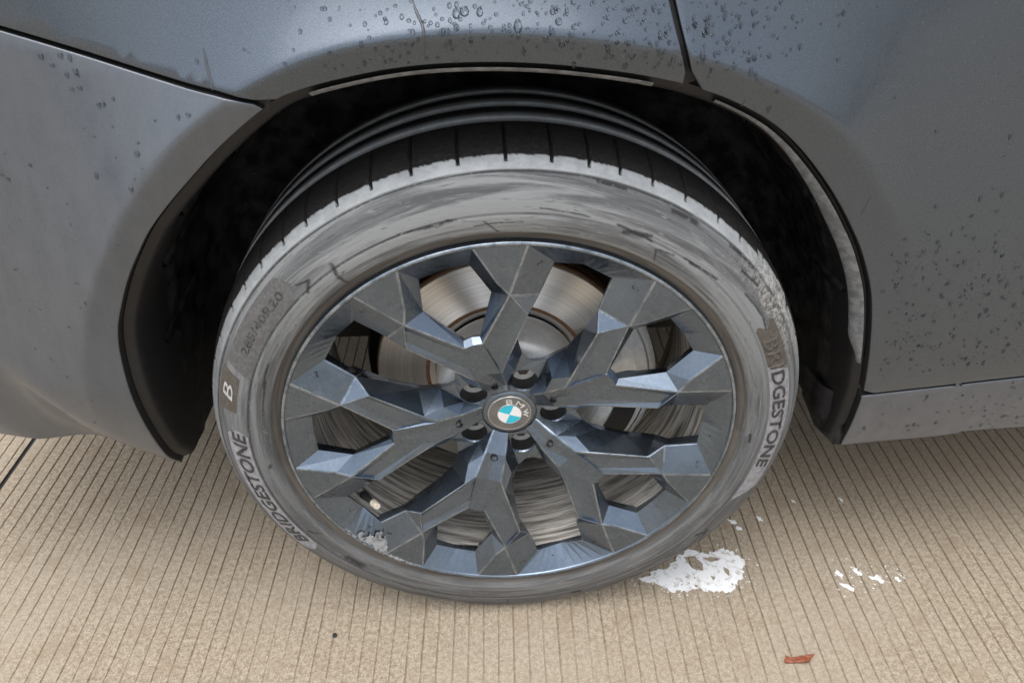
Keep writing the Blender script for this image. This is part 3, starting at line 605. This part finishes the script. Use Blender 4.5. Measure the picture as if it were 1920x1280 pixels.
for (t, f) in cols:
    ct, st = math.cos(t), math.sin(t); td = math.degrees(t); td2 = td if td <= 180 else td-360
    near = [s for s in SC_W if abs((s[0]-t+PI) % (2*PI)-PI) < .14]
    tw = math.radians(td2)*.32
    for i, (r_, y) in enumerate(half):
        rr = r_; 
        if f and .0165 < y < .0850: rr = r_-.0052*min(1, (y-.0165)/.004)
        V.append([rr*ct, y, rr*st]); UV.append((t/(2*PI), Lp[i]))
        nz = .5*noise.noise((td*.35, r_*60, 1))+.5*noise.noise((td*1.9, r_*260, 4))
        edge = .0245+.0022*nz+(.010 if 30 < td2 < 42 else 0)
        AT['dust'].append(0. if y > edge+.0006 else (1. if y < edge-.0006 else .5) * (0.25 if f and y > .0175 else 1.))
        sh = 1. if .3592 <= r_ and y < .05 else 0.
        if td2 < 40 and td2 > -180: sh *= max(.0, min(1, (td2-8)/30)) if td2 > 8 else 0
        if td2 > 140: sh *= max(.25, 1-(td2-140)/30)
        if r_ > .3764 and (.1058 < y < .1078 or .1498 < y < .1518 or .1938 < y < .1958): AT['dust'][-1] = .85; sh = 1.  # groove edges painted pale to imitate the light they catch
        AT['shoulder'].append(sh)
        AT['top_pale'].append(max(.05, min(1., .28+.85*st)))  # pale streaks grow stronger towards the top, weaker towards the bottom
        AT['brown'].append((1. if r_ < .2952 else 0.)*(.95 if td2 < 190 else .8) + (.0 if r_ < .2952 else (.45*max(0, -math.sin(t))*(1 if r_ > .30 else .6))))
        AT['crumb'].append(max(0, min(1, 1-abs(td2-33)/17))*max(0, min(1, (r_-.338)/.012)) if y < .04 else 0.)
        s_ = 0.
        for (am, (pa, pb), w_) in near:
            d = seg((tw, r_), pa, pb)
            s_ = max(s_, max(0, min(1, (w_*1.5-d)/(w_*.8))))
        if .3566 < r_ < .3580 and y < .02: s_ = max(s_, .85*(1. if td2 > 58 or td2 < -90 else .55))
        if .3186 < r_ < .3204 and y < 0: s_ = max(s_, .75 if 100 < td < 260 else .25)
        AT['scuff'].append(s_*.92)
k = len(half); F = []
for j in range(len(cols)):
    a_, b_ = j*k, ((j+1) % len(cols))*k
    for i in range(k-1): F.append((a_+i, a_+i+1, b_+i+1, b_+i))
# flat contact patch and the slight bulge over it
for v in V:
    if v[2] < -.340 and v[1] < .02: v[1] -= .0022*min(1, (-.340-v[2])/.012)
    if v[2] < -ZC+.0008: v[2] = -ZC+.0008
# UV seam: extend the last column smoothly enough (noise only)
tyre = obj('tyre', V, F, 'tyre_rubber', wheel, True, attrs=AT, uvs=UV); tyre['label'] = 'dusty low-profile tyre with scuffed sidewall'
fixn(tyre)
tb = tyre.data
_s = [p for p in half if .296 < p[0] < .3719 and p[1] < .04]; SR = np.array([p[0] for p in _s]); SY = np.array([p[1] for p in _s])
def sideY(r_): return float(np.interp(r_, SR, SY))
def patch(name, a0, a1, r0, r1, mat, lift=.0004, endcap=.0, n=60, parent=wheel, shape=None):
    V = []; F = []; m_ = 9
    for j in range(n+1):
        t = R(a0+(a1-a0)*j/n); e = min(j, n-j)/n
        for i in range(m_+1):
            f = i/m_; r_ = r0+(r1-r0)*f
            tt = t
            if shape: tt = R(shape(j/n, f, a0, a1))
            V.append((r_*math.cos(tt), sideY(r_)-lift, r_*math.sin(tt)))
    for j in range(n):
        for i in range(m_): b = j*(m_+1)+i; F.append((b, b+1, b+m_+2, b+m_+1))
    return obj(name, V, F, mat, parent, True)
patch('lettering_band', 173.5, 214.5, .3215, .3475, 'band_dust', shape=lambda s, f, a0, a1: a0+(a1-a0)*s + (1.4*(f-.5)**2*4*(1-s) - 1.6*(f-.5)**2*4*s))
patch('lettering_band', 19.0, -21.5, .3215, .3475, 'band_dust', shape=lambda s, f, a0, a1: a0+(a1-a0)*s + (-3.0*(1-s)*(f-.5)+5*s*f))
patch('size_plate', 156.5, 133.5, .3215, .3520, 'plate_grey', .0003, shape=lambda s, f, a0, a1: a0+(a1-a0)*s + 2.2*(1-s)*(1-f) - 0*s + 2.0*s*abs(f-.5)*2)
patch('logo_plate', 168.5, 159.0, .3330, .3545, 'plate_brown', .0005, n=16, shape=lambda s, f, a0, a1: a0+(a1-a0)*s - (1.5*s*(f-.3)))
bend_text('brand_lettering', 'BRIDGESTONE', R(211), R(174.5), .3255, .0165, sideY, 'letter_rubber', wheel, .0010, .18, .0004, .012)
patch('worn_patch', 30.5, 18.6, .3225, .3470, 'plate_brown', .0003, n=24, shape=lambda s, f, a0, a1: a0+(a1-a0)*s + 1.6*math.sin(f*9)*(1-s)*.5)
bend_text('brand_lettering', 'DGESTONE', R(18.6), R(-9.5), .3255, .0165, sideY, 'letter_rubber', wheel, .0010, .18, .0004, .012)
bend_text('brand_lettering', 'BRI', R(27.5), R(19.6), .3255, .0165, sideY, 'plate_brown', wheel, .0008, .18, .0004, .012)
bend_text('size_lettering', '285/40R20', R(153.0), R(136.5), .3325, .0085, sideY, 'letter_faint', wheel, .0008, .0, .0003)
bend_text('logo_letter', 'B', R(165.6), R(162.2), .3385, .0120, sideY, 'letter_dust', wheel, .0008, .25, .0006)

# ------------------------------------------------------------------ small things on the ground
def flake(name, outline, holes, z, th, mat, jag=.0012, step=.0035):
    P = np.array(outline+[outline[0]]); pts = dense([tuple(p) for p in P], step)[:-1]
    pts = [(x+random.uniform(-jag, jag), y+random.uniform(-jag, jag)) for x, y in pts]
    hs_ = [[(x+random.uniform(-jag, jag)*.35, y+random.uniform(-jag, jag)*.35) for x, y in dense([tuple(p) for p in h+[h[0]]], step)[:-1]] for h in holes]
    tri = geometry.tessellate_polygon([[Vector((x, y, 0)) for x, y in l] for l in [pts]+hs_])
    cx, cy = np.mean(outline, 0); allp = [p for l in [pts]+hs_ for p in l]; nP = len(allp)
    V = [(x-cx, y-cy, th) for x, y in allp]+[(x-cx, y-cy, 0) for x, y in allp]; F = [tuple(t_) for t_ in tri]; b = 0
    for l in [pts]+hs_:
        n = len(l)
        for j in range(n): F.append((b+j, b+(j+1) % n, nP+b+(j+1) % n, nP+b+j))
        b += n
    o = obj(name, V, F, mat, None, False, (cx, cy, z)); fixn(o); return o
foam = [(.2043, .0435), (.258, .0614), (.3027, .0985), (.3163, .0923), (.3299, .0862), (.3628, .0954), (.3912, .0688), (.372, .0351), (.3508, .0128), (.3219, .0126), (.2976, .0188), (.2541, .0176), (.2319, .0354)]
holes = [[(.2894, .081), (.3081, .0837), (.3184, .0654), (.3153, .0533), (.3011, .0558), (.2928, .0702)], [(.3205, .0797), (.3344, .0805), (.3508, .0744), (.3311, .0682)], [(.3498, .0603), (.3566, .053), (.3561, .041), (.3488, .0465)], [(.3232, .0443), (.3324, .0404), (.3277, .0339)]]
hc = [(np.mean([p[0] for p in h]), np.mean([p[1] for p in h]), .018) for h in holes]
for _ in range(400):
    hx, hy, hr = random.uniform(.245, .362), random.uniform(.024, .085), random.uniform(.0014, .0030)
    if hy < .030+.30*(hx-.235) and all(math.hypot(hx-a_, hy-b_) > c_+hr*1.8+.003 for a_, b_, c_ in hc) and len(hc) < 16:
        hc.append((hx, hy, hr*1.8)); holes.append([(hx+hr*random.uniform(.7, 1.5)*math.cos(a_), hy+hr*random.uniform(.5, 1.0)*math.sin(a_)) for a_ in ring(6)])
tag(flake('white_residue', foam, holes, .0007, .0012, 'residue_white', .0034), 'large ragged white patch with holes on the concrete beside the tyre', 'residue')
FL = [((.3847, .1553), (.3995, .1467), 'elongated white fleck close to the tyre, above the large white patch'), ((.3947, .1411), (.4042, .1309), 'small white fleck touching the elongated one close to the tyre'), ((.4363, .1627), (.4446, .1492), 'pale rounded fleck just beyond the two flecks by the tyre'),
      ((.5306, .0442), (.5381, .0301), 'chunky white fleck starting the scattered row beyond the large patch'), ((.5627, .0461), (.5685, .032), 'upright white fleck second in the scattered row'), ((.5297, .017), (.5442, .0063), 'slanted white streak lying below the chunky fleck'), ((.5787, .0281), (.6016, .0201), 'longest white streak in the scattered row'), ((.6221, .0259), (.6274, .0155), 'small fleck ending the scattered row, farthest from the large patch'),
      ((.5115, .1938), (.5173, .1872), 'tiny pale dot on the grooves between tyre and arch tip'), ((.5992, .1957), (.603, .185), 'tiny pale dot on the grooves in front of the sill')]
for i, (p, q, lab) in enumerate(FL):
    (xa, ya), (xb, yb_) = p, q; d = np.array([xb-xa, yb_-ya]); n_ = np.array([-d[1], d[0]])*.28; c_ = np.array([(xa+xb)/2, (ya+yb_)/2])
    ol = [tuple(c_+d*.58*math.cos(a_)*random.uniform(.45, 1.25)+n_*math.sin(a_)*random.uniform(.3, 1.5)) for a_ in ring(13)]
    labs = lab
    tag(flake('white_fleck', ol, [], .0006, .0009, 'residue_white', .0004, .004), labs, 'residue', group='white flecks scattered on the concrete')
V = []; F = []
for _ in range(150):
    if random.random() < .6: t_ = random.uniform(0, 2*PI); x = .300+.105*math.cos(t_)*random.uniform(.75, 1.12); y = .055+.052*math.sin(t_)*random.uniform(.75, 1.15)
    else: x, y = random.uniform(.52, .64), .028+random.gauss(0, .012)
    if math.hypot(x, .0) < .24 and y > .05: continue
    b = len(V); r_ = random.uniform(.0006, .0022); k_ = 7
    V += [(x+r_*random.uniform(.4, 1.3)*math.cos(2*PI*j/k_), y+.7*r_*random.uniform(.4, 1.3)*math.sin(2*PI*j/k_), .0013) for j in range(k_)]; F.append(tuple(range(b, b+k_)))
tag(obj('white_crumbs', V, F, 'residue_white'), 'fine white crumbs scattered round the large white patch', 'crumbs', kind='stuff')
leafo = [(.3926, -.107), (.3981, -.0989), (.405, -.102), (.4239, -.1016), (.4426, -.0983), (.4318, -.109), (.4214, -.1153), (.4099, -.1106), (.3938, -.1112)]
lf = flake('dry_leaf', leafo, [], .0012, .0008, 'leaf_red', .0006, .004)
for v in lf.data.vertices: v.co.z += .006*abs(v.co.y/.010)**1.5 + .002*math.sin(v.co.x*160)
for v in lf.data.vertices: v.co.z = max(v.co.z, 0)
tag(lf, 'curled reddish brown scrap of dry leaf on the concrete', 'leaf')
for (x, y, r_, lab) in ((-.2679, -.0331, .0038, 'small black pebble lying on the bare concrete'),):
    b2 = bmesh.new(); bmesh.ops.create_icosphere(b2, subdivisions=2, radius=r_)
    for v in b2.verts: v.co *= 1+.25*noise.noise(v.co*400); v.co.z *= .6
    me = bpy.data.meshes.new('pebble'); b2.to_mesh(me); b2.free(); me.materials.append(M['pebble_dark']); o = bpy.data.objects.new('pebble', me); COL.objects.link(o); o.location = (x, y, r_*.5+.0003)
    tag(o, lab, 'pebble')

# ------------------------------------------------------------------ rain on the panels
A_ = [(-.027, .506), (.005, .496), (-.047, .505), (-.04, .507), (.035, .506), (.04, .499), (.034, .492), (.098, .498), (-.047, .496), (-.064, .505), (-.059, .502), (-.063, .498), (-.007, .494), (-.002, .497), (.053, .495), (.052, .489), (.043, .481), (.052, .478), (.059, .471), (.083, .478), (.084, .474), (.029, .486), (.128, .459), (.101, .461), (-.111, .506), (-.121, .489), (-.084, .493), (-.087, .501), (-.076, .5), (-.035, .497), (-.055, .493), (-.061, .492), (.08, .501), (.091, .489), (.105, .506), (.109, .506), (.116, .503), (.124, .506), (.129, .503), (.117, .491), (.131, .485), (.12, .481), (.138, .48), (.134, .473), (.143, .468), (.13, .471), (.055, .463), (-.048, .467), (.173, .492), (.162, .492), (.171, .485), (.170, .468), (-.024, .499), (.053, .513)]
B_ = [(-.416, .468), (-.408, .461), (-.398, .469), (-.39, .467), (-.397, .453), (-.388, .456), (-.396, .441), (-.388, .442), (-.359, .434), (-.374, .428), (-.343, .398), (-.346, .388), (-.359, .356), (-.393, .365), (-.299, .422), (-.289, .425), (-.387, .453), (-.37, .429)]
C_ = [(.175, .492), (.19, .48), (.174, .487), (.171, .484), (.188, .503), (.19, .496), (.217, .498), (.223, .49), (.223, .461), (.202, .457), (.219, .451), (.226, .444), (.249, .432), (.231, .441), (.246, .414), (.18, .455), (.185, .462), (.172, .466), (.31, .454), (.38, .415), (.436, .379), (.518, .371), (.518, .351), (.519, .315), (.532, .308), (.509, .304), (.533, .289), (.461, .297), (.506, .284), (.308, .493), (.161, .492)]
D = [(x, z, random.uniform(.0018, .0031)) for x, z in A_[:9]] + [(x, z, random.uniform(.0010, .0021)) for x, z in A_[9:]+C_] + [(x, z, random.uniform(.0013, .0025)) for x, z in B_]
for _ in range(900):
    x, z = random.uniform(.425, .86), random.uniform(.03, .27)
    if math.hypot(x, z) > .472 and z > .05+(x-.46)*.13+.006: D.append((x, z, random.choice((.0006, .0008, .0010, .0013, .0017))))
for _ in range(110):
    x, z = random.uniform(.48, .86), random.uniform(-.06, .045)
    if z < .0247+(x-.46)*.13-.006: D.append((x, z, random.uniform(.0008, .0017)))
for _ in range(70):
    x, z = random.uniform(.10, .24), random.uniform(.435, .54)
    if math.hypot(x, z) > .478 and abs(x-(.1658-(z-.4393)*.36)) > .006: D.append((x, z, random.uniform(.0008, .0017)))
for _ in range(170):
    x, z = random.uniform(-.75, -.24), random.uniform(.05, .46)
    if math.hypot(x, z) > .49 and z < .4319+(-.2175-x)*.26-.008: D.append((x, z, random.choice((.0006, .0009, .0012, .0018))))
for _ in range(420):
    x, z = random.gauss(.06, .13), random.uniform(.46, .53)
    if math.hypot(x, z) > .475 and abs(x-(.1658-(z-.4393)*.36)) > .006 and (x > -.2 or z > .4319+(-.2175-x)*.26+.008): D.append((x, z, random.choice((.0007, .0010, .0014))))
V = []; F = []
for (x, z, r_) in D:
    r_ *= 1.35 if x > -.2 else 1.15
    n_ = NB(x, z); p0 = Vector((x, float(YB(x, z)), z)); q = n_.to_track_quat('Z', 'Y'); b = len(V); el = random.choice((.85, 1., 1.15, 1.4, 1.9)); ex = random.uniform(.85, 1.1)
    nu = 10; rings = [(1.0, -.05), (.93, .22), (.72, .44), (.38, .58)]
    down = Vector((0, 0, -1))
    for (s_, h_) in rings:
        for j in range(nu):
            a_ = 2*PI*j/nu; loc = q @ Vector((s_*r_*math.cos(a_), s_*r_*math.sin(a_), h_*r_))
            dz = loc.dot(down); loc += down*dz*(el-1); V.append(p0+loc)
    V.append(p0+n_*r_*.62)
    for k_ in range(3):
        for j in range(nu): F.append((b+k_*nu+j, b+k_*nu+(j+1) % nu, b+(k_+1)*nu+(j+1) % nu, b+(k_+1)*nu+j))
    for j in range(nu): F.append((b+3*nu+j, b+3*nu+(j+1) % nu, b+4*nu))
dr = obj('water_droplets', V, F, 'water', None, True, (0, 0, ZC)); fixn(dr)
tag(dr, 'clear raindrops beaded on the grey car panels', 'droplets', kind='stuff')
def runnel(line, w0, w1):
    L = spline(line, .003); n = len(L); rows = []
    for i, (x, z) in enumerate(L):
        w_ = (w0+(w1-w0)*i/(n-1))*(1+.3*noise.noise((i*.7, x*50, 0))); n_ = NB(x, z); p = Vector((x, float(YB(x, z)), z)); sd_ = n_.cross(Vector((0, 0, 1))).normalized()
        e = min(1, min(i, n-1-i)/3+.15)
        rows.append([tuple(p+sd_*w_*e*c_+n_*(.0003+.0006*e*h_)) for c_, h_ in ((-1, -.3), (-.5, .7), (0, 1), (.5, .7), (1, -.3))])
    return rows
for i, (line, a_, b_, lab) in enumerate((([(-.2677, .478), (-.2662, .4655), (-.2630, .4456)], .0010, .0019, 'dark wet streak running down to the bumper gap'), ([(-.0835, .5166), (-.0812, .5089), (-.0756, .4974), (-.0747, .4896), (-.0752, .4757)], .0014, .0016, 'dark wet streak running over the arch crest'), ([(.3815, .3140), (.3800, .3020), (.3775, .2900)], .0009, .0013, 'short dark wet streak on the door arch'), ([(.2205, .4245), (.2183, .4170)], .0010, .0012, 'very short wet streak above the front of the arch'))):
    o = sweep('wet_streak', runnel(line, a_, b_), 'wet_streak', True, None, None, (0, 0, ZC)); tag(o, lab, 'water streak', group='wet streaks on the panels')
